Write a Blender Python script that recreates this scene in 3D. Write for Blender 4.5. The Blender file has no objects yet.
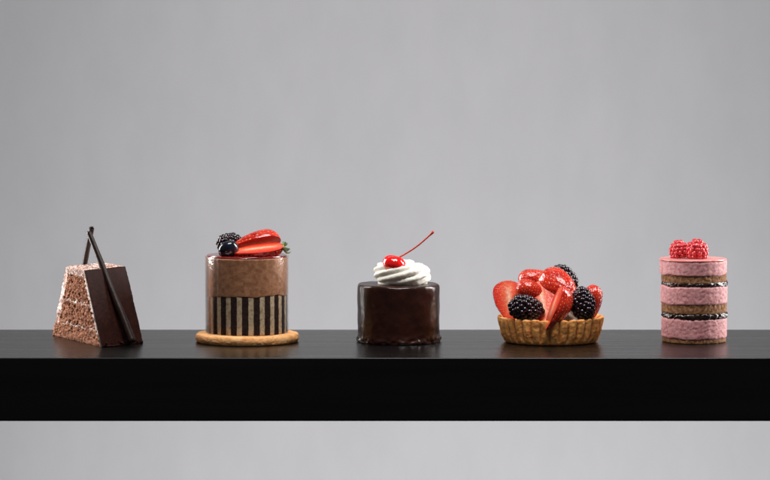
import bpy, bmesh, math, random
from mathutils import Vector, Matrix, noise
PI = math.pi
random.seed(7)
U = 0.00085                      # metres per photograph pixel at the cakes
SC = bpy.context.scene
COL = SC.collection

# ------------------------------------------------------------------ camera
CD, CH, PITCH, FPX = 3300.0, 330.0, 0.0691, 3300.0
cam = bpy.data.cameras.new('camera')
co = bpy.data.objects.new('camera', cam); COL.objects.link(co)
cam.sensor_width = 36.0
cam.lens = 36.0 * FPX / 770.0
cam.clip_start = 0.05; cam.clip_end = 60
co.location = (0, -CD * U, CH * U)
co.rotation_euler = (PI / 2 - PITCH, 0, 0)
SC.camera = co

# ------------------------------------------------------------------ world, lights, exposure
W = bpy.data.worlds.new('World'); SC.world = W; W.use_nodes = True
W.node_tree.nodes['Background'].inputs[0].default_value = (0.9, 0.95, 1.0, 1)
W.node_tree.nodes['Background'].inputs[1].default_value = 0.055
SC.view_settings.view_transform = 'Standard'
SC.view_settings.look = 'None'
SC.view_settings.exposure = 0.0
SC.view_settings.gamma = 1.0
SC.view_settings.use_curve_mapping = False

def area(name, loc, target, sx, sy, power, col=(1, 1, 1)):
    l = bpy.data.lights.new(name, 'AREA'); l.shape = 'RECTANGLE'
    l.size = sx; l.size_y = sy; l.energy = power; l.color = col
    o = bpy.data.objects.new(name, l); COL.objects.link(o)
    o.location = loc
    o.rotation_euler = (Vector(target) - Vector(loc)).to_track_quat('-Z', 'Y').to_euler()
    return o

area('left_softbox', (-1.02, 0.42, 0.25), (0, 0, 0.06), 0.36, 1.2, 25.0, (1.0, 0.975, 0.95))
area('right_softbox', (1.10, 0.32, 0.30), (0, 0, 0.06), 0.36, 1.2, 29.0, (1.0, 0.975, 0.95))
area('top_softbox', (0.10, -0.45, 1.05), (0.0, 0, 0.03), 0.7, 0.35, 15.0, (1.0, 0.975, 0.95))
area('backdrop_lamp_low', (0.20, 0.8, -1.0), (0.08, 1.7, -0.35), 1.3, 0.3, 9.2, (.985, .985, 1.0))
area('backdrop_lamp_high', (-0.05, 0.7, 1.5), (-0.05, 1.7, 0.1), 1.4, 0.4, 4.0, (.98, .98, 1.0))

# ------------------------------------------------------------------ helpers
Rm = Matrix.Rotation(PI / 2 - PITCH, 3, 'X')
def at(px, row, y):
    """world point (in photo-pixel units) seen at pixel (px,row) at depth y"""
    d = Rm @ Vector(((px - 385) / FPX, -(row - 240) / FPX, -1))
    t = (y + CD) / d.y
    return Vector((d.x * t, y, CH + d.z * t))

def N(v, s=1.0, seed=0.0):
    return noise.noise(Vector((v[0] * s + seed, v[1] * s + seed * 1.7, v[2] * s - seed)))
def FR(v, s=1.0, seed=0.0, o=4):
    return noise.fractal(Vector((v[0] * s + seed, v[1] * s - seed, v[2] * s + seed * .5)), 0.9, 2.1, o)

class MB:
    """collects geometry for ONE mesh (photo-pixel units)"""
    def __init__(s): s.v = []; s.f = []; s.m = []; s.a = []
    def add(s, vs, fs, mi=0, at_=None, M=None):
        b = len(s.v)
        for i, p in enumerate(vs):
            p = Vector(p)
            s.v.append(M @ p if M is not None else p)
            s.a.append(at_[i] if at_ is not None else 0.0)
        for f in fs: s.f.append([b + i for i in f]); s.m.append(mi)
        return s
    def build(s, name, mats, parent=None, disp=None, weld=0.02, smooth=True, loc=None):
        me = bpy.data.meshes.new(name)
        me.from_pydata([tuple(p) for p in s.v], [], s.f)
        at_ = me.attributes.new('rho', 'FLOAT', 'POINT')
        at_.data.foreach_set('value', s.a)
        if not isinstance(mats, (list, tuple)): mats = [mats]
        for m in mats: me.materials.append(m)
        me.polygons.foreach_set('material_index', s.m)
        bm = bmesh.new(); bm.from_mesh(me)
        if weld: bmesh.ops.remove_doubles(bm, verts=bm.verts, dist=weld)
        bmesh.ops.recalc_face_normals(bm, faces=bm.faces)
        if disp:
            bm.normal_update()
            mv = [(v, v.normal.copy(), disp(v.co, v.normal)) for v in bm.verts]
            for v, n, d in mv:
                v.co = v.co + (d if isinstance(d, Vector) else n * d)
        for v in bm.verts: v.co *= U
        for f in bm.faces: f.smooth = smooth
        bm.to_mesh(me); bm.free()
        o = bpy.data.objects.new(name, me); COL.objects.link(o)
        if parent: o.parent = parent
        if loc is not None: o.location = Vector(loc) * U
        return o

def tag(o, label=None, cat=None, group=None, kind=None):
    if label: o['label'] = label
    if cat: o['category'] = cat
    if group: o['group'] = group
    if kind: o['kind'] = kind
    return o

def thing(name, loc, label, cat, group=None):
    o = bpy.data.objects.new(name, None); COL.objects.link(o)
    o.empty_display_size = 0.01
    o.location = Vector(loc) * U
    return tag(o, label, cat, group)

def fillet(pts, rad, step=1.0):
    """2-D polyline with rounded corners, densely resampled; pts: (a,b[,radius])"""
    out = []
    n = len(pts)
    for i, p in enumerate(pts):
        P = Vector(p[:2])
        r = p[2] if len(p) > 2 else rad
        if i in (0, n - 1) or r <= 0: out.append(P); continue
        A = Vector(pts[i - 1][:2]); B = Vector(pts[i + 1][:2])
        da = A - P; db = B - P
        ra = min(r, da.length * .48); rb = min(r, db.length * .48)
        p0 = P + da.normalized() * ra; p1 = P + db.normalized() * rb
        for k in range(6):
            t = k / 5
            out.append(p0 * (1 - t) ** 2 + P * 2 * t * (1 - t) + p1 * t * t)
    res = [out[0]]
    for a, b in zip(out, out[1:]):
        m = max(1, int(math.ceil((b - a).length / step)))
        for k in range(1, m + 1): res.append(a.lerp(b, k / m))
    return res

def lathe(prof, n, fn=None, a0=0.0, a1=2 * PI):
    """surface of revolution; fn(r,z,theta)->(r,z)"""
    vs, fs = [], []
    full = abs(a1 - a0 - 2 * PI) < 1e-6
    cols = n if full else n + 1
    for (r, z) in prof:
        for k in range(cols):
            th = a0 + (a1 - a0) * k / n
            rr, zz = fn(r, z, th) if fn else (r, z)
            vs.append((rr * math.cos(th), rr * math.sin(th), zz))
    for j in range(len(prof) - 1):
        for k in range(n):
            k2 = (k + 1) % cols
            fs.append((j * cols + k, j * cols + k2, (j + 1) * cols + k2, (j + 1) * cols + k))
    return vs, fs

def ico(sub):
    bm = bmesh.new(); bmesh.ops.create_icosphere(bm, subdivisions=sub, radius=1)
    bm.verts.ensure_lookup_table()
    v = [x.co.copy() for x in bm.verts]; f = [[q.index for q in p.verts] for p in bm.faces]
    bm.free(); return v, f
ICO2, ICO3, ICO4 = ico(2), ico(3), ico(4)
ICO1 = ico(1)

def frame(axis, up):
    """matrix whose local Z is axis, and whose local X is as near as possible to up"""
    z = Vector(axis).normalized()
    x = Vector(up); x = (x - z * x.dot(z)).normalized()
    y = z.cross(x)
    return Matrix((x, y, z)).transposed()

def tube(path, rads, n=16, flat=1.0, star=None, twist=0.0, caps=True, up=(0, -1, 0)):
    """swept tube; star(theta)->radius multiplier"""
    vs, fs = [], []
    L = len(path)
    x0 = Vector(up)
    for i, p in enumerate(path):
        t = (path[min(i + 1, L - 1)] - path[max(i - 1, 0)]).normalized()
        x = (x0 - t * x0.dot(t)).normalized(); y = t.cross(x); x0 = x
        for k in range(n):
            th = 2 * PI * k / n
            r = rads[i] * (star(th + twist * i) if star else 1)
            vs.append(p + x * math.cos(th) * r + y * math.sin(th) * r * flat)
    for i in range(L - 1):
        for k in range(n):
            k2 = (k + 1) % n
            fs.append((i * n + k, i * n + k2, (i + 1) * n + k2, (i + 1) * n + k))
    if caps:
        fs.append(list(range(n))[::-1]); fs.append([(L - 1) * n + k for k in range(n)])
    return vs, fs

# ------------------------------------------------------------------ materials
class Mat:
    def __init__(s, name, col=(.5, .5, .5), rough=.5, **kw):
        s.m = bpy.data.materials.new(name); s.m.use_nodes = True
        s.nt = s.m.node_tree; s.n = s.nt.nodes; s.l = s.nt.links
        s.b = s.n['Principled BSDF']
        s.set('Base Color', (*col, 1)); s.set('Roughness', rough)
        for k, v in kw.items(): s.set({'sss': 'Subsurface Weight', 'sssr': 'Subsurface Radius', 'ssss': 'Subsurface Scale',
            'coat': 'Coat Weight', 'coatr': 'Coat Roughness', 'spec': 'Specular IOR Level', 'ior': 'IOR', 'sheen': 'Sheen Weight',
            'trans': 'Transmission Weight', 'metal': 'Metallic'}[k], v)
        s.tc = s.n.new('ShaderNodeTexCoord').outputs['Object']
        s.bump_out = None
    def set(s, k, v):
        if hasattr(v, 'links') or isinstance(v, bpy.types.NodeSocket): s.l.new(v, s.b.inputs[k])
        else: s.b.inputs[k].default_value = v
    def noise(s, scale, detail=4, rough=.6, vec=None, stretch=None):
        nd = s.n.new('ShaderNodeTexNoise'); nd.inputs['Scale'].default_value = scale
        nd.inputs['Detail'].default_value = detail; nd.inputs['Roughness'].default_value = rough
        v = vec or s.tc
        if stretch:
            mp = s.n.new('ShaderNodeMapping'); mp.inputs['Scale'].default_value = stretch
            s.l.new(v, mp.inputs[0]); v = mp.outputs[0]
        s.l.new(v, nd.inputs['Vector'])
        return nd.outputs['Fac']
    def voro(s, scale, feature='F1', out='Distance'):
        nd = s.n.new('ShaderNodeTexVoronoi'); nd.inputs['Scale'].default_value = scale; nd.feature = feature
        s.l.new(s.tc, nd.inputs['Vector'])
        return nd.outputs[out]
    def attr(s, name='rho'):
        nd = s.n.new('ShaderNodeAttribute'); nd.attribute_name = name
        return nd.outputs['Fac']
    def ramp(s, fac, stops, interp='LINEAR'):
        r = s.n.new('ShaderNodeValToRGB'); e = r.color_ramp.elements; r.color_ramp.interpolation = interp
        while len(e) < len(stops): e.new(.5)
        for q, (p, c) in zip(e, stops): q.position = p; q.color = (*c, 1) if len(c) == 3 else c
        s.l.new(fac, r.inputs[0]); return r.outputs[0]
    def math(s, op, a, b=None, c=None, clamp=False):
        m = s.n.new('ShaderNodeMath'); m.operation = op; m.use_clamp = clamp
        for i, x in enumerate((a, b, c)):
            if x is None: continue
            if isinstance(x, (int, float)): m.inputs[i].default_value = x
            else: s.l.new(x, m.inputs[i])
        return m.outputs[0]
    def mix(s, fac, a, b, mode='MIX'):
        m = s.n.new('ShaderNodeMix'); m.data_type = 'RGBA'; m.blend_type = mode
        for i, x in ((0, fac), (6, a), (7, b)):
            if isinstance(x, (int, float)): m.inputs[i].default_value = x
            elif isinstance(x, tuple): m.inputs[i].default_value = (*x, 1)
            else: s.l.new(x, m.inputs[i])
        return m.outputs[2]
    def bump(s, h, dist=.0005, strength=1.0):
        b = s.n.new('ShaderNodeBump'); b.inputs['Distance'].default_value = dist; b.inputs['Strength'].default_value = strength
        s.l.new(h, b.inputs['Height'])
        if s.bump_out is not None: s.l.new(s.bump_out, b.inputs['Normal'])
        s.bump_out = b.outputs[0]
        s.l.new(s.bump_out, s.b.inputs['Normal'])
        return s
    def sep(s):
        x = s.n.new('ShaderNodeSeparateXYZ'); s.l.new(s.tc, x.inputs[0]); return x.outputs

def two(name, c1, c2, scale, rough, lo=.35, hi=.65, bscale=None, bdist=.0004, bstr=.6, **kw):
    m = Mat(name, c1, rough, **kw)
    m.set('Base Color', m.ramp(m.noise(scale, 5, .65), [(lo, c1), (hi, c2)]))
    if bscale: m.bump(m.noise(bscale, 4, .6), bdist, bstr)
    return m

SK = (1.0, 0.45, 0.25)
# backdrop: painted canvas, faint vertical mottling
m = Mat('grey_canvas', (.5, .5, .51), .9, spec=.1)
f = m.mix(.5, m.ramp(m.noise(5, 3, .5, stretch=(1.6, 1, .5)), [(.3, (.448, .447, .468)), (.7, (.490, .488, .505))]),
          m.ramp(m.noise(26, 4, .6, stretch=(1.0, 1, .5)), [(.3, (.452, .450, .470)), (.7, (.490, .487, .503))]))
m.set('Base Color', f); M_back = m.m
# shelf: satin black stained wood, grain running along it
m = Mat('black_stained_wood', (.008, .008, .008), .3, spec=.5, ior=1.46)
g = m.noise(60, 5, .6, stretch=(.06, 1, 1.4)); g2 = m.noise(420, 3, .6, stretch=(.02, 1, 1))
m.set('Base Color', m.ramp(g, [(.3, (.0006, .0006, .0006)), (.7, (.0022, .002, .0019))]))
m.set('Roughness', m.ramp(g, [(.3, (.26, .26, .26)), (.7, (.31, .31, .31))]))
m.bump(g2, .00005, .2); M_shelf = m.m
# chocolate sponge
m = Mat('chocolate_sponge', (.4, .2, .12), .85, spec=.2, sss=.15, sssr=SK, ssss=.002)
n1 = m.noise(330, 6, .75)
c = m.ramp(n1, [(.38, (.09, .03, .017)), (.47, (.43, .165, .088)), (.64, (.68, .35, .21))])
m.set('Base Color', c); m.bump(n1, .0018, 1.0); M_sponge = m.m
m = Mat('vanilla_cream', (.8, .66, .6), .6, sss=.2, sssr=SK, ssss=.002)
n1 = m.noise(330, 5, .7); n2 = m.math('MULTIPLY_ADD', m.noise(95, 3), .8, m.math('MULTIPLY_ADD', n1, .6, -.2))
m.set('Base Color', m.ramp(n2, [(.40, (.13, .045, .025)), (.47, (.46, .21, .125)), (.53, (.62, .40, .32)), (.60, (.86, .77, .74))])); m.bump(n1, .0009, .7); M_cream1 = m.m
m = Mat('sugar_dusting', (.85, .82, .82), .8, sss=.1, sssr=SK, ssss=.001)
n1 = m.noise(500, 5, .7)
m.set('Base Color', m.ramp(n1, [(.42, (.22, .085, .05)), (.52, (.55, .34, .27)), (.62, (.86, .80, .79))])); m.bump(n1, .0008, .7); M_sugar = m.m
m = two('dark_glaze', (.015, .0034, .0021), (.028, .0066, .004), 160, .6, bscale=420, bdist=.0006, bstr=.6, spec=.12); M_glaze1 = m.m
m = two('dark_chocolate', (.012, .0055, .004), (.026, .012, .009), 300, .4, bscale=260, bdist=.0003, bstr=.5, spec=.3); M_choc = m.m
# mousse cake
m = two('cookie', (.70, .31, .105), (.90, .50, .22), 200, .75, bscale=600, bdist=.0007, bstr=.8, spec=.25, sss=.1, sssr=SK, ssss=.002)
M_cookie = m.m
m = two('chocolate_mousse', (.31, .130, .060), (.50, .235, .115), 240, .55, lo=.4, hi=.62, bscale=800, bdist=.0003, bstr=.5, sss=.25, sssr=SK, ssss=.002, spec=.4); M_mousse = m.m
m = Mat('striped_sponge', (.5, .4, .3), .8, spec=.2)
X = m.sep()
ang = m.math('ARCTAN2', X[0], m.math('MULTIPLY', X[1], -1.0))      # 0 towards the viewer
wob = m.math('MULTIPLY', m.math('SUBTRACT', m.noise(260, 4), .5), .10)
ph = m.math('FRACT', m.math('ADD', m.math('ADD', m.math('MULTIPLY', ang, 22 / (2 * PI)), wob), 11.0 - 0.20 + .22))
tri = m.math('ABSOLUTE', m.math('SUBTRACT', ph, .5))               # 0 in the middle of a light stripe
light = m.ramp(m.noise(420, 5, .65), [(.35, (.40, .26, .14)), (.5, (.62, .47, .30)), (.7, (.70, .57, .40))])
dark = m.ramp(m.noise(420, 5, .65), [(.35, (.012, .004, .003)), (.65, (.045, .017, .012))])
m.set('Base Color', m.mix(m.ramp(tri, [(.20, (0, 0, 0)), (.24, (1, 1, 1))]), light, dark))
m.bump(m.noise(600, 4), .0004, .6); M_stripe = m.m
m = two('red_jelly', (.16, .012, .012), (.24, .02, .018), 120, .06, bscale=90, bdist=.0008, bstr=.5, coat=.5, coatr=.03, spec=.6); M_jelly = m.m
# acetate collar: clear film, seen only through its reflections
am = bpy.data.materials.new('clear_acetate'); am.use_nodes = True; nt = am.node_tree
nt.nodes.remove(nt.nodes['Principled BSDF'])
tr = nt.nodes.new('ShaderNodeBsdfTransparent'); tr.inputs[0].default_value = (.97, .97, .97, 1)
gl = nt.nodes.new('ShaderNodeBsdfGlossy'); gl.inputs['Roughness'].default_value = .14; gl.inputs[0].default_value = (1, 1, 1, 1)
lw = nt.nodes.new('ShaderNodeLayerWeight'); lw.inputs[0].default_value = .5
pw = nt.nodes.new('ShaderNodeMath'); pw.operation = 'POWER'; pw.inputs[1].default_value = 4.0
nt.links.new(lw.outputs['Facing'], pw.inputs[0])
fr = nt.nodes.new('ShaderNodeMath'); fr.operation = 'MULTIPLY_ADD'; fr.inputs[1].default_value = .9; fr.inputs[2].default_value = .022
nt.links.new(pw.outputs[0], fr.inputs[0])
nz = nt.nodes.new('ShaderNodeTexNoise'); nz.inputs['Scale'].default_value = 330; nz.inputs['Detail'].default_value = 3
tcx = nt.nodes.new('ShaderNodeTexCoord'); nt.links.new(tcx.outputs['Object'], nz.inputs['Vector'])
bp = nt.nodes.new('ShaderNodeBump'); bp.inputs['Distance'].default_value = .0006; bp.inputs['Strength'].default_value = .5
nt.links.new(nz.outputs[0], bp.inputs['Height']); nt.links.new(bp.outputs[0], gl.inputs['Normal'])
mx = nt.nodes.new('ShaderNodeMixShader')
nt.links.new(fr.outputs[0], mx.inputs[0]); nt.links.new(tr.outputs[0], mx.inputs[1]); nt.links.new(gl.outputs[0], mx.inputs[2])
nt.links.new(mx.outputs[0], nt.nodes['Material Output'].inputs[0]); M_acetate = am
# fruit
def berry_mat(name, c1, c2, rough, sss, bs=900):
    m = Mat(name, c1, rough, sss=sss, sssr=(1, .25, .2), ssss=.002, spec=.6)
    m.set('Base Color', m.ramp(m.noise(260, 3), [(.35, c1), (.65, c2)]))
    m.bump(m.noise(bs, 3), .0001, .4)
    return m.m
M_black = berry_mat('blackberry_skin', (.005, .003, .006), (.018, .005, .010), .10, 0)
M_rasp = berry_mat('raspberry_skin', (.46, .010, .018), (.66, .05, .06), .2, .45)
m = Mat('blueberry_skin', (.02, .025, .05), .15, spec=.6)
m.set('Base Color', m.ramp(m.noise(150, 4), [(.35, (.004, .005, .010)), (.7, (.014, .017, .030))]))
m.bump(m.noise(700, 3), .0001, .4); M_blue = m.m
m = Mat('strawberry_skin', (.6, .03, .015), .17, sss=.12, sssr=(1, .25, .15), ssss=.0015, spec=.5, coat=.5, coatr=.05)
m.set('Base Color', m.mix(m.ramp(m.noise(110, 3), [(.35, (0, 0, 0)), (.7, (1, 1, 1))]), (.42, .009, .006), (.74, .042, .014)))
m.bump(m.noise(650, 3), .0004, .5)
cb = m.n.new('ShaderNodeBump'); cb.inputs['Distance'].default_value = .0009; cb.inputs['Strength'].default_value = .7
m.l.new(m.voro(430), cb.inputs['Height']); m.l.new(cb.outputs[0], m.b.inputs['Coat Normal']); M_straw = m.m
m = Mat('strawberry_seed', (.75, .42, .12), .35); M_seed = m.m
m = Mat('strawberry_flesh', (.7, .1, .06), .22, sss=.12, sssr=(1, .35, .2), ssss=.0015, spec=.5, coat=.2, coatr=.1)
rho = m.math('ADD', m.attr('rho'), m.math('MULTIPLY', m.math('SUBTRACT', m.noise(420, 4), .5), .34))
m.set('Base Color', m.ramp(rho, [(.0, (.93, .60, .44)), (.08, (.90, .38, .24)), (.25, (.84, .15, .07)), (.60, (.76, .060, .024)), (.95, (.62, .02, .01))]))
m.bump(m.noise(420, 4), .0008, .7); M_flesh = m.m
m = Mat('strawberry_leaf', (.09, .2, .035), .5, sss=.1)
m.set('Base Color', m.ramp(m.noise(300, 3), [(.35, (.035, .10, .015)), (.65, (.17, .27, .07))])); M_leaf = m.m
# chocolate cake
m = two('chocolate_ganache', (.017, .0042, .0024), (.032, .0082, .0046), 70, .25, bscale=200, bdist=.0006, bstr=.3, spec=.45)
m.bump(m.noise(36, 3), .0014, .25); M_gan = m.m
m = Mat('whipped_cream', (.83, .805, .72), .55, sss=.35, sssr=(1, .8, .55), ssss=.003)
m.bump(m.noise(500, 4), .0003, .4); M_whip = m.m
m = Mat('cherry_skin', (.80, .012, .012), .07, sss=.45, sssr=(1, .12, .1), ssss=.004, spec=.65, coat=.5, coatr=.03)
m.bump(m.noise(170, 2), .0012, .5); M_cherry = m.m
m = two('cherry_stem', (.50, .028, .018), (.66, .07, .03), 500, .35, bscale=600); M_stem = m.m
# tart
m = Mat('tart_crust', (.55, .26, .09), .62, spec=.35, sss=.1, sssr=SK, ssss=.002)
n1 = m.noise(330, 6, .7)
c = m.ramp(n1, [(.3, (.66, .19, .04)), (.48, (.95, .39, .10)), (.7, (.97, .58, .23))])
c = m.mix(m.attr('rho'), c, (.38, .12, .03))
m.set('Base Color', c); m.bump(m.noise(520, 5, .65), .0007, .8); M_crust = m.m
m = two('custard', (.84, .72, .52), (.88, .80, .66), 200, .3, bscale=200, sss=.3, sssr=SK, ssss=.003); M_cust = m.m
# raspberry layer cake
m = Mat('pink_mousse', (.6, .27, .28), .6, sss=.25, sssr=(1, .5, .4), ssss=.002, spec=.35)
n1 = m.noise(380, 6, .7)
m.set('Base Color', m.ramp(n1, [(.3, (.31, .088, .095)), (.44, (.54, .222, .232)), (.68, (.70, .375, .378))]))
m.bump(n1, .0006, .5); M_pink = m.m
m = two('pink_glaze', (.64, .21, .20), (.70, .28, .26), 120, .3, bscale=90, bdist=.0004, bstr=.3, sss=.2, sssr=(1, .4, .3), ssss=.002); M_pglz = m.m
m = Mat('almond_sponge', (.4, .2, .1), .8, spec=.2)
n1 = m.noise(430, 6, .7)
m.set('Base Color', m.ramp(n1, [(.33, (.07, .024, .010)), (.48, (.24, .105, .045)), (.66, (.42, .225, .115))])); m.bump(n1, .0009, .8); M_almond = m.m
m = two('chocolate_filling', (.012, .005, .004), (.028, .012, .009), 300, .22, bscale=300, bdist=.001, bstr=.6, spec=.6); M_fill = m.m

# ------------------------------------------------------------------ setting
b = MB()                                                   # hanging canvas sweep, 1.7 m behind the shelf
nx, path = 40, []
prof = fillet([(2000, 2600), (2000, -1500), (1200, -1500)], 500, 60)
th = 4.0
outer = [Vector((p[0] + (th if p[1] > -1400 else 0), p[1] - (th if p[1] <= -1400 else 0))) for p in prof]
ring = [(p[0], p[1]) for p in prof] + [(p[0], p[1]) for p in outer[::-1]]
vs = []; fs = []; R_ = len(ring)
for i in range(nx + 1):
    x = -3200 + 6400 * i / nx
    for (yy, zz) in ring: vs.append((x, yy, zz))
for i in range(nx):
    for k in range(R_):
        k2 = (k + 1) % R_
        fs.append((i * R_ + k, i * R_ + k2, (i + 1) * R_ + k2, (i + 1) * R_ + k))
fs.append(list(range(R_))); fs.append([nx * R_ + k for k in range(R_)][::-1])
b.add(vs, fs)
o = b.build('backdrop', M_back, smooth=False)
tag(o, 'plain grey canvas backdrop behind the black shelf', 'backdrop', kind='structure')

SY0, SY1, SH = -163.0, 119.0, 60.8                         # shelf front, back, thickness
b = MB()
prof = fillet([(SY0, -SH / 2), (SY0, 0, 1.3), (SY1, 0, 1.3), (SY1, -SH, 1.3), (SY0, -SH, 1.3), (SY0, -SH / 2)], 1.3, 40)[:-1]
vs = []; fs = []; R_ = len(prof); xs = [-900 + 1800 * i / 12 for i in range(13)]
for x in xs:
    for p in prof: vs.append((x, p[0], p[1]))
for i in range(12):
    for k in range(R_):
        k2 = (k + 1) % R_
        fs.append((i * R_ + k, i * R_ + k2, (i + 1) * R_ + k2, (i + 1) * R_ + k))
fs.append(list(range(R_))); fs.append([12 * R_ + k for k in range(R_)][::-1])
b.add(vs, fs)
o = b.build('shelf', M_shelf, smooth=False)
for p in o.data.polygons:
    p.use_smooth = False
tag(o, 'thick black stained wooden shelf carrying the row of five pastries', 'shelf', kind='structure')

# ------------------------------------------------------------------ fruit builders
def strawberry(name, tip, stem, R, up, a0, a1, label, group, caps=True, leaves=0, seedrows=13, squash=1.0, lobed=0.0, seed=0):
    """tip, stem: world points (px units). up: direction of local X (angle 0). Skin spans angles a0..a1 about the axis."""
    tip = Vector(tip); stem = Vector(stem); L = (stem - tip).length
    M = frame(stem - tip, up).to_4x4()
    root = thing(name, tip, label, 'strawberry', group)
    def prof(t):
        if t < .70: return max(0.0, math.sin(PI / 2 * (t / .70))) ** .78
        return max(0.0, 1 - ((t - .70) / .30) ** 2.4) ** .55
    full = a1 - a0 > 2 * PI - .01
    seeds = []
    for i in range(seedrows):
        t = .06 + .86 * i / (seedrows - 1)
        circ = 2 * PI * R * prof(t)
        k = max(3, int(circ / (L * .86 / (seedrows - 1)) / 1.25))
        for j in range(k):
            a = (j + .5 * (i % 2)) / k * 2 * PI + random.uniform(-.06, .06)
            a = a0 + (a - a0) % (2 * PI)
            if full or a0 + .08 < a < a1 - .08: seeds.append((t + random.uniform(-.008, .008), a))
    def surf(t, a):
        r = R * prof(t)
        q = (math.cos(a), math.sin(a) * squash, t * 2 + seed)
        r *= 1 + .05 * N(q, 1.3, seed) + lobed * math.cos(3 * a + seed)
        return r
    nt_, na = 44, max(24, int(72 * (a1 - a0) / (2 * PI)))
    rs = L * .86 / (seedrows - 1) * .36
    vs, fs = [], []
    for i in range(nt_ + 1):
        t = .5 - .5 * math.cos(PI * i / nt_)
        for j in range(na + 1):
            a = a0 + (a1 - a0) * j / na
            r = surf(t, a); d = 0
            for (ts, s_) in seeds:
                da = abs((a - s_ + PI) % (2 * PI) - PI)
                if abs(t - ts) * L < 3 * rs and da * r < 3 * rs:
                    dd = ((t - ts) * L) ** 2 + (da * r) ** 2
                    d += math.exp(-dd / (rs * rs))
            r2 = max(0, r - min(d, 1) * rs * .85)
            vs.append((r2 * math.cos(a), r2 * math.sin(a) * squash, t * L))
    for i in range(nt_):
        for j in range(na):
            q = i * (na + 1) + j
            fs.append((q, q + 1, q + na + 2, q + na + 1))
    b = MB(); b.add(vs, fs, 0, None, M)
    for (t, a) in seeds:                                   # the seeds are the skin's own pattern
        r = surf(t, a) - rs * .5
        if r < rs: continue
        c = Vector((r * math.cos(a), r * math.sin(a) * squash, t * L))
        e = frame((0, 0, 1), (math.cos(a), math.sin(a), 0)).to_4x4()
        S = Matrix.Diagonal((rs * .22, rs * .30, rs * .46, 1))
        b.add(ICO1[0], ICO1[1], 1, None, M @ Matrix.Translation(c) @ e @ S)
    b.build('skin', [M_straw, M_seed], root)
    if caps and not full:
        b = MB(); nr = 14
        for a in (a0, a1):
            vs, fs, rh = [], [], []
            for i in range(nt_ + 1):
                t = .5 - .5 * math.cos(PI * i / nt_)
                r = surf(t, a)
                for k in range(nr + 1):
                    q = k / nr
                    bulge = .035 * R * (1 - q * q) * math.sin(PI * t)
                    off = Vector((math.sin(a), -math.cos(a), 0)) * bulge * (1 if a == a0 else -1)
                    p = Vector((r * q * math.cos(a), r * q * math.sin(a) * squash, t * L)) + off
                    vs.append(p)
                    # pale core runs along the axis and fades to red at the rim and the tip
                    tt = abs(t - .58) / .58
                    rh.append(min(1.0, max(q * (.55 + .45 * min(1, r / R)), (tt ** 2.2) * .95)))
            for i in range(nt_):
                for k in range(nr):
                    u = i * (nr + 1) + k
                    fs.append((u, u + 1, u + nr + 2, u + nr + 1))
            b.add(vs, fs, 0, rh, M)
        b.build('cut_face', M_flesh, root, weld=0.03)
    for k in range(leaves):
        a = a0 + (a1 - a0) * (k + .5) / leaves + random.uniform(-.15, .15)
        Ln = R * random.uniform(.95, 1.3); vs, fs = [], []
        ns = 8
        for sgn in (1, -1):
            for i in range(ns + 1):
                t = i / ns; w = R * .24 * math.sin(PI * min(1, t * .9 + .1)) ** .8
                d = t * Ln
                for q in (-1, 0, 1):
                    rr = R * .05 + d * math.cos(t * 1.3 - .2)
                    zz = L * .955 + 1.0 + d * math.sin(t * 1.3 - .2) * random.uniform(.5, .6) + (.5 * abs(q)) + sgn * .25
                    vs.append((rr * math.cos(a) - q * w * math.sin(a), rr * math.sin(a) + q * w * math.cos(a), zz))
        for s_ in (0, 1):
            o_ = s_ * (ns + 1) * 3
            for i in range(ns):
                for q in (0, 1):
                    u = o_ + i * 3 + q
                    fs.append((u, u + 1, u + 4, u + 3))
        for i in range(ns):
            for q in (0, 2):
                u = i * 3 + q; v = (ns + 1) * 3 + u
                fs.append((u, u + 3, v + 3, v))
        b = MB(); b.add(vs, fs, 0, None, M); b.build('leaf', M_leaf, root)
    return root

def drupe_berry(name, c, axis, half_len, half_w, dr, mat, label, cat, group, spin=0.0):
    """blackberry: plump drupelets over an ovoid, one mesh"""
    root_loc = Vector(c)
    M = frame(axis, (0.3, -1, .2)).to_4x4()
    b = MB()
    n = int(4 * PI * ((half_len * half_w) ** .8 * 2 + half_w ** 1.6) / 3 / (dr * dr) * .26 * (half_w ** .2))
    n = max(30, min(95, int(1.15 * 4 * half_len * half_w / (dr * dr) * .98)))
    ga = PI * (3 - math.sqrt(5))
    for i in range(n):
        z = 1 - 2 * (i + .5) / n
        r = math.sqrt(1 - z * z); th = ga * i + spin
        taper = 1 - .12 * z
        p = Vector((r * math.cos(th) * (half_w - dr * .75) * taper, r * math.sin(th) * (half_w - dr * .75) * taper, z * (half_len - dr * .75)))
        s = dr * random.uniform(.88, 1.2)
        p = p + Vector((random.uniform(-1, 1), random.uniform(-1, 1), random.uniform(-1, 1))) * dr * .22
        nrm = Vector((p.x / half_w ** 2, p.y / half_w ** 2, p.z / half_len ** 2)).normalized()
        e = frame(nrm, (.2, .3, 1)).to_4x4()
        b.add(ICO2[0], ICO2[1], 0, None, M @ Matrix.Translation(p) @ e @ Matrix.Diagonal((s, s, s * 1.06, 1)))
    q = Matrix.Diagonal((half_w - dr * .9, half_w - dr * .9, half_len - dr * .9, 1))
    b.add(ICO3[0], ICO3[1], 0, None, M @ q)
    o = b.build(name, mat, None, weld=0, loc=root_loc)
    tag(o, label, cat, group)
    return o

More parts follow.
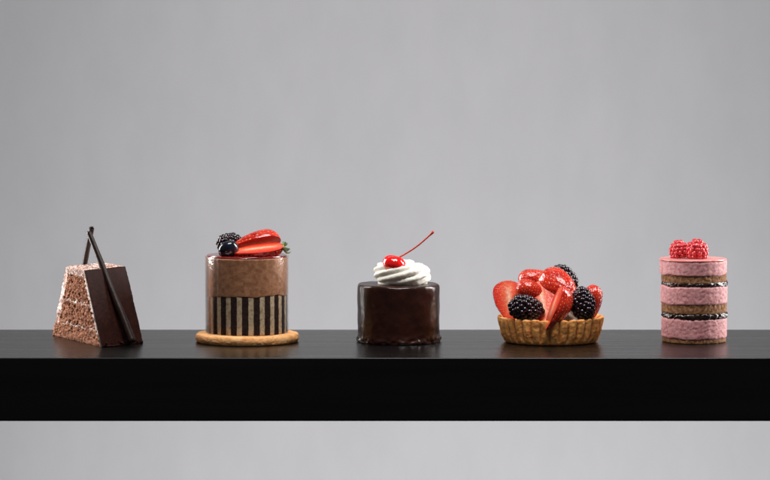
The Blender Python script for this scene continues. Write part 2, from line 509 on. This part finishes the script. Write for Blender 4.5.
def raspberry(c, axis, H, R, label, group, spin=0.0):
    """upright raspberry: rings of drupelets narrowing to a blunt tip"""
    M = frame(axis, (1, 0, 0)).to_4x4(); b = MB()
    rows = 5
    for i in range(rows):
        t = (i + .5) / rows
        r = R * (.90, 1.0, .98, .80, .36)[i] * .80
        k = (11, 12, 12, 9, 4)[i]
        s = 2 * PI * r / k * .60
        s = max(s, R * .22)
        for j in range(k):
            th = (j + .5 * (i % 2)) / k * 2 * PI + spin + random.uniform(-.05, .05)
            p = Vector((r * math.cos(th), r * math.sin(th), H * (.08 + .82 * t)))
            e = frame((math.cos(th), math.sin(th), .35 + (t - .5)), (0, 0, 1)).to_4x4()
            b.add(ICO2[0], ICO2[1], 0, None, M @ Matrix.Translation(p) @ e @ Matrix.Diagonal((s * 1.05 * random.uniform(.9, 1.05), s, s, 1)))
    b.add(ICO3[0], ICO3[1], 0, None, M @ Matrix.Translation((0, 0, H * .5)) @ Matrix.Diagonal((R * .8, R * .8, H * .42, 1)))
    o = b.build('raspberry', M_rasp, None, weld=0, loc=c)
    tag(o, label, 'raspberry', group)
    return o

# ------------------------------------------------------------------ 1. slice of chocolate layer cake
F = at(103, 347.4, -64); F.z = 0
Lf = at(52.5, 335.3, 58); Lf.z = 0
Rr = at(142, 343.5, -22); Rr.z = 0
H1 = 75.0
F2 = at(85.5, 269.5, -44); L2 = at(66.5, 265.6, 12); R2 = at(124, 265.3, 6)
for p in (F2, L2, R2): p.z = H1
B0 = Lf + (Rr - F); B2 = L2 + (R2 - F2)
base1 = (F + Lf + Rr + B0) / 4
slice_root = thing('cake_slice', base1, 'dark glazed chocolate cake slice with crumbly layered cut side, leftmost pastry on the shelf', 'cake slice')
def P1(u, v, z):
    t = z / H1
    f_, l_, r_, k_ = F.lerp(F2, t), Lf.lerp(L2, t), Rr.lerp(R2, t), B0.lerp(B2, t)
    p = l_.lerp(f_, u).lerp(k_.lerp(r_, u), v)
    return Vector((p.x, p.y, z)) - base1
def hexa(uf, vf, zf, nu, nv, nz):
    """box in (u,v,z) space; uf/vf/zf give (low, high), uf may depend on z"""
    b = MB()
    def pt(i, j, k):
        z = zf[0] + (zf[1] - zf[0]) * k / nz
        u0, u1 = uf(z)
        return P1(u0 + (u1 - u0) * i / nu, vf[0] + (vf[1] - vf[0]) * j / nv, z)
    def face(get, A, B_):
        vs = [get(i, j) for i in range(A + 1) for j in range(B_ + 1)]
        fs = [(i * (B_ + 1) + j, i * (B_ + 1) + j + 1, (i + 1) * (B_ + 1) + j + 1, (i + 1) * (B_ + 1) + j) for i in range(A) for j in range(B_)]
        b.add(vs, fs)
    face(lambda i, j: pt(i, 0, j), nu, nz); face(lambda i, j: pt(i, nv, j), nu, nz)
    face(lambda i, j: pt(0, i, j), nv, nz); face(lambda i, j: pt(nu, i, j), nv, nz)
    face(lambda i, j: pt(i, j, 0), nu, nv); face(lambda i, j: pt(i, j, nz), nu, nv)
    return b
def crumb(amp, s=.35, seed=0):
    def d(co, n):
        keep = 0 if co.z < .3 else 1
        q = FR(co, s, seed, 4) * amp + N(co, .95, seed + 5) * amp * .55
        v = n * q
        if keep: v.z += 1.5 * N(co, .07, 2) * min(1, co.z / 8) * max(0, min(1, (70 - co.z) / 8))
        else: v.z = 0
        return v
    return d
EDGE = lambda z: (.07 + .10 * z / H1)
core = lambda z: (EDGE(z) * .9, 1 - EDGE(z))
for i, (z0, z1) in enumerate(((0, 14.6), (17, 38.6), (41, 67))):
    rng = (lambda z: (-.0, 1 - EDGE(z) * .6)) if i == 0 else core
    hexa(rng, (0, 1), (z0, z1), 96, 40, max(12, int((z1 - z0) / .7))).build('sponge_layer', M_sponge, slice_root, crumb(1.7, .36, i * 3.1))
for i, (z0, z1) in enumerate(((14.2, 17.4), (38.2, 41.6))):
    hexa(core, (.012, .99), (z0, z1), 56, 26, 4).build('cream_layer', M_cream1, slice_root, crumb(1.7, .30, 20 + i * 2))
hexa(lambda z: (0, EDGE(z) * .95), (.004, 1), (11, 73), 6, 26, 56).build('side_coating', M_cream1, slice_root, crumb(1.3, .3, 31))
hexa(lambda z: (1 - EDGE(z) * 1.05, .985), (.006, 1), (2, 73), 6, 26, 60).build('side_coating', M_cream1, slice_root, crumb(1.0, .3, 37))
hexa(lambda z: (.02, .985), (.004, 1), (66.6, 74.2), 44, 36, 6).build('top_coating', M_sugar, slice_root, crumb(1.3, .33, 41))
def gl1(co, n):
    v = n * (FR(co, .05, 3.3, 3) * .35 + FR(co, .5, 9, 3) * .28)
    if co.z < .4: v.z = 0
    return v
hexa(lambda z: (.985, .985 + .022 * (1 + .9 * z / H1)), (-.035, 1.02), (0, 74.6), 3, 44, 60).build('glaze', M_glaze1, slice_root, gl1)
# loose crumbs stuck along the foot of the glaze
b = MB()
for i in range(26):
    v = random.random()
    p = P1(1.0 + random.uniform(.01, .05), v, random.uniform(.6, 6) * random.random())
    s = random.uniform(.5, 1.5)
    p.z = max(p.z, s * .8)
    b.add([q * (1 + .35 * N(q, 2, i)) for q in ICO2[0]], ICO2[1], 0, None, Matrix.Translation(p) @ Matrix.Diagonal((s * 1.3, s, s, 1)))
tag(b.build('crumb', M_glaze1, slice_root, weld=0), kind='stuff')

def stick(p0, p1, r0, r1, label, seed):
    n = 46; path = []; rads = []
    d = p1 - p0
    base = p0.copy()
    for i in range(n + 1):
        t = i / n
        p = d * t
        p += Vector((N((t * 3, seed, 0)) * .8, N((t * 3, 0, seed)) * .8, 0)) * math.sin(PI * t)
        path.append(p); rads.append((r0 + (r1 - r0) * t) * (1 + .06 * N((t * 9, seed, 2))))
    b = MB()
    # rolled chocolate: a spiral section, so the free edge of the sheet shows along the stick
    nn = 26; vs, fs = [], []
    t_ = d.normalized(); x = Vector((0, -1, 0)); x = (x - t_ * x.dot(t_)).normalized(); y = t_.cross(x)
    for i, p in enumerate(path):
        for k in range(nn):
            a = 2 * PI * k / nn
            r = rads[i] * (.86 + .16 * k / (nn - 1))
            aa = a + seed
            jag = t_ * (1.6 * N((math.cos(a) * 2, math.sin(a) * 2, seed + (5 if i else 0))) if i in (0, n) else 0)
            vs.append(p + x * math.cos(aa) * r + y * math.sin(aa) * r * .92 + jag)
    for i in range(n):
        for k in range(nn):
            k2 = (k + 1) % nn
            fs.append((i * nn + k, i * nn + k2, (i + 1) * nn + k2, (i + 1) * nn + k))
    for i, sg in ((0, 1), (n, -1)):                        # hollow ends
        o_ = len(vs)
        for ring, (q, dep) in enumerate(((.62, .0), (.5, 5.0))):
            for k in range(nn):
                c = path[i]; vs.append(c + (vs[i * nn + k] - c) * q + t_ * sg * dep)
        for k in range(nn):
            k2 = (k + 1) % nn
            fs.append((i * nn + k, i * nn + k2, o_ + k2, o_ + k)); fs.append((o_ + k, o_ + k2, o_ + nn + k2, o_ + nn + k))
        fs.append([o_ + nn + k for k in range(nn)])
    b.add(vs, fs)
    o = b.build('chocolate_stick', M_choc, None, weld=0.01, loc=base)
    tag(o, label, 'chocolate stick', 'chocolate sticks leaning on the cake slice')
pb = at(132.5, 342.0, -46); pt = at(88.7, 231.5, -9)
stick(pb, pt, 5.0, 3.0, 'long rolled dark chocolate stick leaning down the glazed front of the cake slice', .9)
pa = at(84.7, 262.5, 36); pc = at(91.6, 228.2, -1)
dd = (pc - pa) / (pc.z - pa.z)
stick(pa - dd * (pa.z - 5), pc, 3.3, 3.0, 'rolled dark chocolate stick rising behind the top of the cake slice, mostly hidden', 2.2)

# ------------------------------------------------------------------ 2. striped mousse cake
C2 = at(247.2, 341.3, -4); C2.z = 0
c2 = thing('mousse_cake', C2, 'tall round chocolate mousse cake with brown striped side on a cookie base', 'cake')
RC = 41.0
def ck(r, z, th):
    k = FR((math.cos(th) * 3, math.sin(th) * 3, z * .1), 1.2, 4)
    return r * (1 + .007 * k * (r > 20)), z + .25 * k * (z > 1)
b = MB(); b.add(*lathe(fillet([(0, 0), (50.6, 0, 1.6), (52.2, 4.5, 3), (50.6, 9.0, 3), (40, 9.2), (0, 9.2)], 3, .8), 260, ck))
b.build('cookie_base', M_cookie, c2, lambda c, n: n * (FR(c, .4, 2) * .20 + FR(c, 1.1, 5, 3) * .22) if c.z > .5 else Vector((0, 0, 0)))
ZT = at(247, 259.6, -44).z                                 # rim of the mousse
ZB = at(247, 299.0, -44).z                                 # where the stripes end
def wav(th): return 2.0 * math.sin(th + 2.6) + 1.3 * N((math.cos(th) * 2, math.sin(th) * 2, 0), 1.3, 3) + .7 * N((math.cos(th) * 6, math.sin(th) * 6, 0), 1, 8)
b = MB(); b.add(*lathe(fillet([(0, 9.4), (RC - .5, 9.4), (RC - .5, ZB + 4), (0, ZB + 4)], .8, 2.0), 160))
b.build('striped_sponge', M_stripe, c2, lambda c, n: n * (FR(c, .3, 6) * .30))
def mz(r, z, th): return r, z + (wav(th) * max(0.0, min(1.0, 1 - (z - ZB) / 16)) if r > RC - 4 else 0)
b = MB(); b.add(*lathe(fillet([(0, ZB + 4.2), (RC - 3, ZB + 4.2), (RC - 2, ZB), (RC, ZB, .7), (RC, ZT, 1.0), (0, ZT)], .6, 1.3), 200, mz))
b.build('mousse', M_mousse, c2, lambda c, n: n * (FR(c, .45, 1, 4) * .16))
b = MB(); b.add(*lathe(fillet([(0, ZT + .1), (RC - .8, ZT + .1), (RC - .9, ZT + 1.9, 1.0), (0, ZT + 2.2)], .8, 1.3), 120))
b.build('jelly_glaze', M_jelly, c2, lambda c, n: Vector((0, 0, (FR(c, .09, 7, 3) * .8) if c.z > ZT + 1 else 0)))
# collar: film wrapped a little more than once round, its free edge at the front left
vs, fs = [], []
n = 220; a_end = math.radians(-90 - 42); tot = 2 * PI + .62
zs = [9.5, 9.65] + [9.65 + (ZT - 9.05) * k / 8 for k in range(1, 9)] + [ZT + .75]
for k in range(n + 1):
    th = a_end - tot * (1 - k / n)
    r0 = RC + .12 + .55 * k / n
    for side in (0, .35):
        for z in zs: vs.append(((r0 + side) * math.cos(th), (r0 + side) * math.sin(th), z))
nzs = len(zs); rowl = 2 * nzs
for k in range(n):
    for s_ in (0, 1):
        for j in range(nzs - 1):
            u = k * rowl + s_ * nzs + j
            fs.append((u, u + 1, u + rowl + 1, u + rowl))
    for j in (0, nzs - 1):
        u = k * rowl + j
        fs.append((u, u + rowl, u + rowl + nzs, u + nzs))
for k in (0, n):
    for j in range(nzs - 1):
        u = k * rowl + j
        fs.append((u, u + 1, u + nzs + 1, u + nzs))
b = MB(); b.add(vs, fs); b.build('clear_collar', M_acetate, c2, weld=0)

ZJ = ZT + 2.0
bc = at(229.5, 243.0, 8)
drupe_berry('blackberry', bc, (.95, .15, .25), 13.0, 9.6, 2.7, M_black, 'dark blackberry on the striped mousse cake behind the blueberry', 'blackberry', None, .5)
bl = at(228.5, 252.8, -24); bl.z = ZJ + 6.3
blue = thing('blueberry', bl - Vector((0, 0, 6.3)), 'round dark blueberry on the front edge of the striped mousse cake', 'blueberry')
b = MB()
Mb = frame((-.35, .6, .65), (1, 0, 0)).to_4x4(); Mb.translation = Vector((0, 0, 6.4))
def bb(r, z, th): return r * (1 + .015 * math.cos(5 * th)), z
b.add(*lathe([(10.6 * math.sin(PI * i / 40), 7.4 * math.cos(PI * i / 40) - (2.2 * math.exp(-(i / 5) ** 2))) for i in range(41)], 64, bb), M=Mb @ Matrix.Diagonal((1, 1, 1, 1)))
b.build('berry', M_blue, blue)
b = MB()
for k in range(5):
    a = 2 * PI * k / 5
    pts = [Vector((math.cos(a + w) * r, math.sin(a + w) * r, z)) for (w, r, z) in ((-.5, 2.2, 6.6), (.5, 2.2, 6.6), (.0, 4.6, 8.2))]
    pts += [p + Vector((0, 0, -.7)) for p in pts]
    b.add(pts, [(0, 1, 2), (5, 4, 3), (0, 3, 4, 1), (1, 4, 5, 2), (2, 5, 3, 0)], 0, None, Mb)
b.build('crown', M_blue, blue)
GS = 'strawberry halves fanned on the striped mousse cake'
# back slice stands on edge with its cut face to the viewer, front one lies with its cut face up
s1t, s1s = at(228.0, 249.0, -3), at(281.0, 240.5, 6)
strawberry('strawberry', s1t, s1s, 14.0, (0, .55, .83), -PI / 2 , PI / 2, 'strawberry half standing behind the other on the striped mousse cake, arching highest', GS, leaves=0, seed=1.3)
s2t, s2s = at(226.0, 252.5, -24), at(284.0, 245.2, -18)
strawberry('strawberry', s2t, s2s, 12.0, (0, .30, -.95), -PI / 2, PI / 2, 'strawberry half with green leaves lying in front on the striped mousse cake', GS, leaves=5, seed=2.7)

# ------------------------------------------------------------------ 3. glazed chocolate cake with cream and cherry
C3 = at(398.6, 341.2, -4); C3.z = 0
c3 = thing('glazed_chocolate_cake', C3, 'small round cake coated all over in glossy dark chocolate, in the middle of the row', 'cake')
Z3 = at(398.6, 286.8, -42).z
def g3(r, z, th):
    q = Vector((math.cos(th), math.sin(th), z * .02))
    k = FR(q, 1.5, 11, 3)
    k2 = FR((q.x * 3, q.y * 3, z * .03), 1, 5, 3)
    if r > 20:
        foot = math.exp(-((z - 3) / 4.0) ** 2)
        r = r + .45 * k + .2 * k2 + foot * 1.6 * (N((q.x * 7, q.y * 7, z * .2), 1.2, 2) + .30)
        z = z + (0.9 * k * (z / Z3) if z > 5 else 0)
    return r, max(z, 0)
b = MB(); b.add(*lathe(fillet([(0, 0), (41.4, 0, 1), (41.8, 3, 2.0), (41.0, 8, 4), (41.3, Z3 - 1, 3.6), (38, Z3 + .2), (0, Z3 - .2)], 2.5, 1.2), 180, g3))
b.build('cake_body', M_gan, c3, lambda c, n: n * (FR(c, .07, 14, 3) * .28) if c.z > .4 else Vector((0, 0, 0)))
# piped rosette: star-nozzle rope coiled upwards
b = MB()
turns, ns = 2.1, 260
path, rads = [], []
for i in range(ns + 1):
    t = i / ns
    a = 2.2 - 2 * PI * turns * t
    rr = 23.0 * (1 - t) ** .9 + .6
    path.append(Vector((rr * math.cos(a), rr * math.sin(a) * .95, 7.0 + 15.0 * t ** 1.1)))
    rads.append((12.4 - 6.8 * t) * (1 if t < .94 else max(.15, 1 - (t - .94) / .07)) * (1 if t > .03 else .4 + 20 * t))
star = lambda th: .74 + .35 * abs(math.cos(4 * th)) ** .8
b.add(*tube(path, rads, 98, 1.0, star, .045, up=(0, 0, 1)))
core_ = lathe(fillet([(0, 0), (22, 0), (18, 9), (7, 20), (0, 21)], 3, 1.5), 48); b.add(*core_)
cm = at(400.0, 284.5, -4); cream = b.build('whipped_cream', M_whip, c3, lambda c, n: n * (FR(c, .2, 3, 3) * .4 + FR(c, .6, 8, 3) * .22), weld=0)
cream.location = Vector((cm.x - C3.x - 1.2, 0, Z3 - .8)) * U
ch = at(394.0, 263.8, -18)
cherry = thing('cherry', ch, 'glossy red cocktail cherry with a long thin stem resting on whipped cream', 'cherry')
b = MB()
def chf(r, z, th): return r * (1 + .015 * math.cos(2 * th + .6) + .012 * math.cos(5 * th)), z
pr = [(11.6 * math.sin(PI * i / 44) ** .92, 8.7 * math.cos(PI * i / 44) - .9 * math.exp(-(i / 4.) ** 2)) for i in range(45)]
Mc = frame((.28, .12, .95), (1, 0, 0)).to_4x4()
b.add(*lathe(pr, 72, chf), M=Mc)
b.build('fruit', M_cherry, cherry, lambda c, n: n * (FR(c, .2, 17, 2) * .22 + N(c, .5, 4) * .10))
s0 = Mc @ Vector((0, 0, 4.6)); s1 = at(433.6, 231.6, -22) - ch
path, rads = [], []
for i in range(31):
    t = i / 30
    p = s0.lerp(s1, t) + Vector((0, 0, 1)) * (-2.2 * math.sin(PI * t)) + Vector((1, 0, 0)) * .6 * math.sin(PI * t)
    path.append(p); rads.append(.78 + .10 * N((t * 6, 2, 1)) + (.75 * max(0, t - .86) / .14) + .35 * max(0, .1 - t) / .1)
b = MB(); b.add(*tube(path, rads, 12)); b.build('stem', M_stem, cherry)

# ------------------------------------------------------------------ 4. fruit tart
C4 = at(550.6, 341.6, -6); C4.z = 0
c4 = thing('fruit_tart', C4, 'small round tart with fluted golden crust filled with strawberries and blackberries', 'tart')
Z4 = at(550.6, 321.3, -58).z
NF = 33
def flute(th): return abs(math.cos(NF * th / 2 + .35)) ** .72
b = MB()
prof = fillet([(0, 0), (46.0, 0, 3.5), (50.0, 7, 8), (53.2, Z4 - 3, 5), (53.4, Z4 + .4, 2.2), (49.6, Z4 + .2, 1.5), (47.4, Z4 - 7, 2), (45, Z4 - 12), (0, Z4 - 12)], 2, 1.1)
nA = NF * 12; vs, fs, rh = [], [], []
for i, p in enumerate(prof):
    for k in range(nA):
        th = 2 * PI * k / nA
        r, z = p
        outer_ = r > 44 and i < len(prof) * .62
        rr = r
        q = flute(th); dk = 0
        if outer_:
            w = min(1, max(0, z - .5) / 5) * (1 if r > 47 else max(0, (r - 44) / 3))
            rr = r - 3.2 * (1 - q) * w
            dk = (1 - q) ** 2.0 * 1.0 * w  # shade in the flute grooves, painted into the crust colour
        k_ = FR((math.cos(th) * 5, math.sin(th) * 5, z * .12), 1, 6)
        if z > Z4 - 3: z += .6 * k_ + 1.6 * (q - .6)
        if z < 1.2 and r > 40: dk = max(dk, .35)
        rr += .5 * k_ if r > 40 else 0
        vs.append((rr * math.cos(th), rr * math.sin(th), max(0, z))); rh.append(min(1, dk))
for j in range(len(prof) - 1):
    for k in range(nA):
        k2 = (k + 1) % nA
        fs.append((j * nA + k, j * nA + k2, (j + 1) * nA + k2, (j + 1) * nA + k))
b.add(vs, fs, 0, rh)
b.build('tart_shell', M_crust, c4, lambda c, n: n * (FR(c, .35, 21, 4) * .26) if c.z > .4 else Vector((0, 0, 0)))
b = MB()
b.add(*lathe([(0, Z4 - 11)] + [(46.5 * k / 40, Z4 - 8 + 42 * (1 - (k / 40) ** 2.0) ** 3.0) for k in range(40, -1, -1)], 72))
b.build('custard', M_cust, c4, lambda c, n: n * FR(c, .08, 2, 3) * 1.0)
GB = 'blackberries on the fruit tart'; GT = 'cut strawberries on the fruit tart'
drupe_berry('blackberry', at(526.3, 308.2, -37), (1, .12, -.18), 17.6, 12.8, 3.0, M_black, 'blackberry lying sideways at the front left of the fruit tart', 'blackberry', GB, .2)
drupe_berry('blackberry', at(583.2, 304.0, -36), (-.12, .12, 1), 16.8, 11.8, 2.9, M_black, 'upright blackberry at the front right of the fruit tart', 'blackberry', GB, 1.1)
drupe_berry('blackberry', at(565.5, 277.5, 8), (.75, .1, -.62), 16.0, 9.5, 2.5, M_black, 'blackberry peeking over the back of the fruit tart, mostly hidden behind strawberry', 'blackberry', GB, 2.0)
strawberry('strawberry', at(511.5, 323.0, -18), at(507.5, 280.5, -4), 18.0, (-.22, .97, 0), -PI / 2, PI / 2, 'upright strawberry half with pale cut face at the left rim of the fruit tart', GT, seed=4.1, squash=.9)
strawberry('strawberry', at(549.0, 297.0, -16), at(515.5, 286.5, -12), 12.5, (-.1, -.72, .7), -PI / 2, PI / 2, 'strawberry half lying skin side out just above the left blackberry of the fruit tart', GT, seed=5.3, squash=.85)
strawberry('strawberry', at(560.0, 279.5, 10), at(518.0, 279.0, 8), 10.5, (.0, -.5, .85), -PI / 2, PI / 2, 'strawberry half lying at the back left of the fruit tart', GT, seed=6.1)
strawberry('strawberry', at(577.5, 298.5, -34), at(543.5, 276.5, 4), 16.5, (.15, -.4, .9), 0, 2 * PI, 'largest strawberry, whole and seedy, on the top of the fruit tart', GT, seed=7.4, seedrows=13)
strawberry('strawberry', at(548.0, 332.0, -45), at(539.0, 281.0, -14), 14.0, (.2, 1, -.1), -PI / 2, PI / 2, 'small strawberry half with pale core exposed, tucked into the middle of the fruit tart', GT, seed=3.3)
strawberry('strawberry', at(545.8, 330.0, -60), at(560.0, 287.0, -36), 18.0, (.95, .32, 0), -PI / 2, PI / 2, 'strawberry half with tip hanging over the front crust of the fruit tart', GT, seed=8.8)
strawberry('strawberry', at(591.0, 322.0, -8), at(592.5, 284.5, -8), 10.5, (.8, -.55, .1), -1.9, 1.9, 'strawberry piece standing at the right rim of the fruit tart', GT, seed=9.9)

# ------------------------------------------------------------------ 5. raspberry layer cake
C5 = at(693.2, 340.6, -4); C5.z = 0
c5 = thing('raspberry_layer_cake', C5, 'small tall round cake of stacked pink mousse and brown sponge layers, rightmost pastry', 'cake')
def zr(row, y=-37): return at(693, row, y).z
def disc(name, mat, z0, z1, R, dx, dy, rough, seed, wave=0.0, rnd=1.5, pits=0.0):
    def fn(r, z, th):
        q = (math.cos(th) * 2, math.sin(th) * 2, 0)
        if r > R * .7:
            sqr = 1 + .012 * math.cos(4 * th + .7)
            r = r * sqr + .8 * FR(q, .8, 5, 3)
        return r, z + wave * N(q, 1.1, seed + 2)
    b = MB(); b.add(*lathe(fillet([(0, z0), (R, z0, rnd), (R, z1, rnd), (0, z1)], rnd, 1.0), 150, fn))
    def d(c, n):
        k = FR(c, .4, seed, 4) * rough * .62
        if pits:
            w = N(c, .55, seed + 9)
            k -= pits * max(0, w - .3) * 2
        v = n * k
        if abs(n.z) > .9: v *= .3
        return v
    o = b.build(name, mat, c5, d); o.location = Vector((dx, dy, 0)) * U
    return o
disc('sponge_layer', M_almond, 0.0, zr(337.5), 31.4, .8, 0, .7, 1, .0, 1.2)
disc('mousse_layer', M_pink, zr(340.4), zr(319.8), 32.3, .8, 0, .55, 2, 1.3, 2.2, .9)
disc('chocolate_layer', M_fill, zr(320.4), zr(314.2), 32.3, 1.2, 0, 2.2, 3, 1.2, 2.6)
disc('sponge_layer', M_almond, zr(315.0), zr(303.0), 32.1, .6, 0, .8, 4, .5, 1.5)
disc('mousse_layer', M_pink, zr(306.0), zr(287.6), 32.9, .4, 0, .5, 5, 1.4, 2.0, .9)
disc('chocolate_layer', M_fill, zr(288.2), zr(283.4), 32.4, 1.0, 0, 2.0, 6, 1.1, 2.0)
disc('sponge_layer', M_almond, zr(284.4), zr(273.0), 32.0, .2, 0, .8, 7, .6, 1.5)
disc('mousse_layer', M_pink, zr(276.6), zr(262.2), 33.0, -.4, 0, .5, 8, 1.6, 1.6, .9)
ZTOP = zr(260.6)
disc('top_glaze', M_pglz, zr(262.6), ZTOP, 33.3, -.9, 0, .25, 9, .2, 1.2)
GR = 'raspberries on the pink layer cake'
r1 = at(679.8, 256.5, -2); r1.z = ZTOP - .6
raspberry(r1, (-.10, 0, 1), 19.8, 9.9, 'smaller red raspberry, the left one of two on the pink layer cake', GR, .3)
r2 = at(696.2, 257.5, -10); r2.z = ZTOP - .6
raspberry(r2, (.06, -.05, 1), 21.0, 11.6, 'larger red raspberry, the right one of two on the pink layer cake', GR, 1.0)
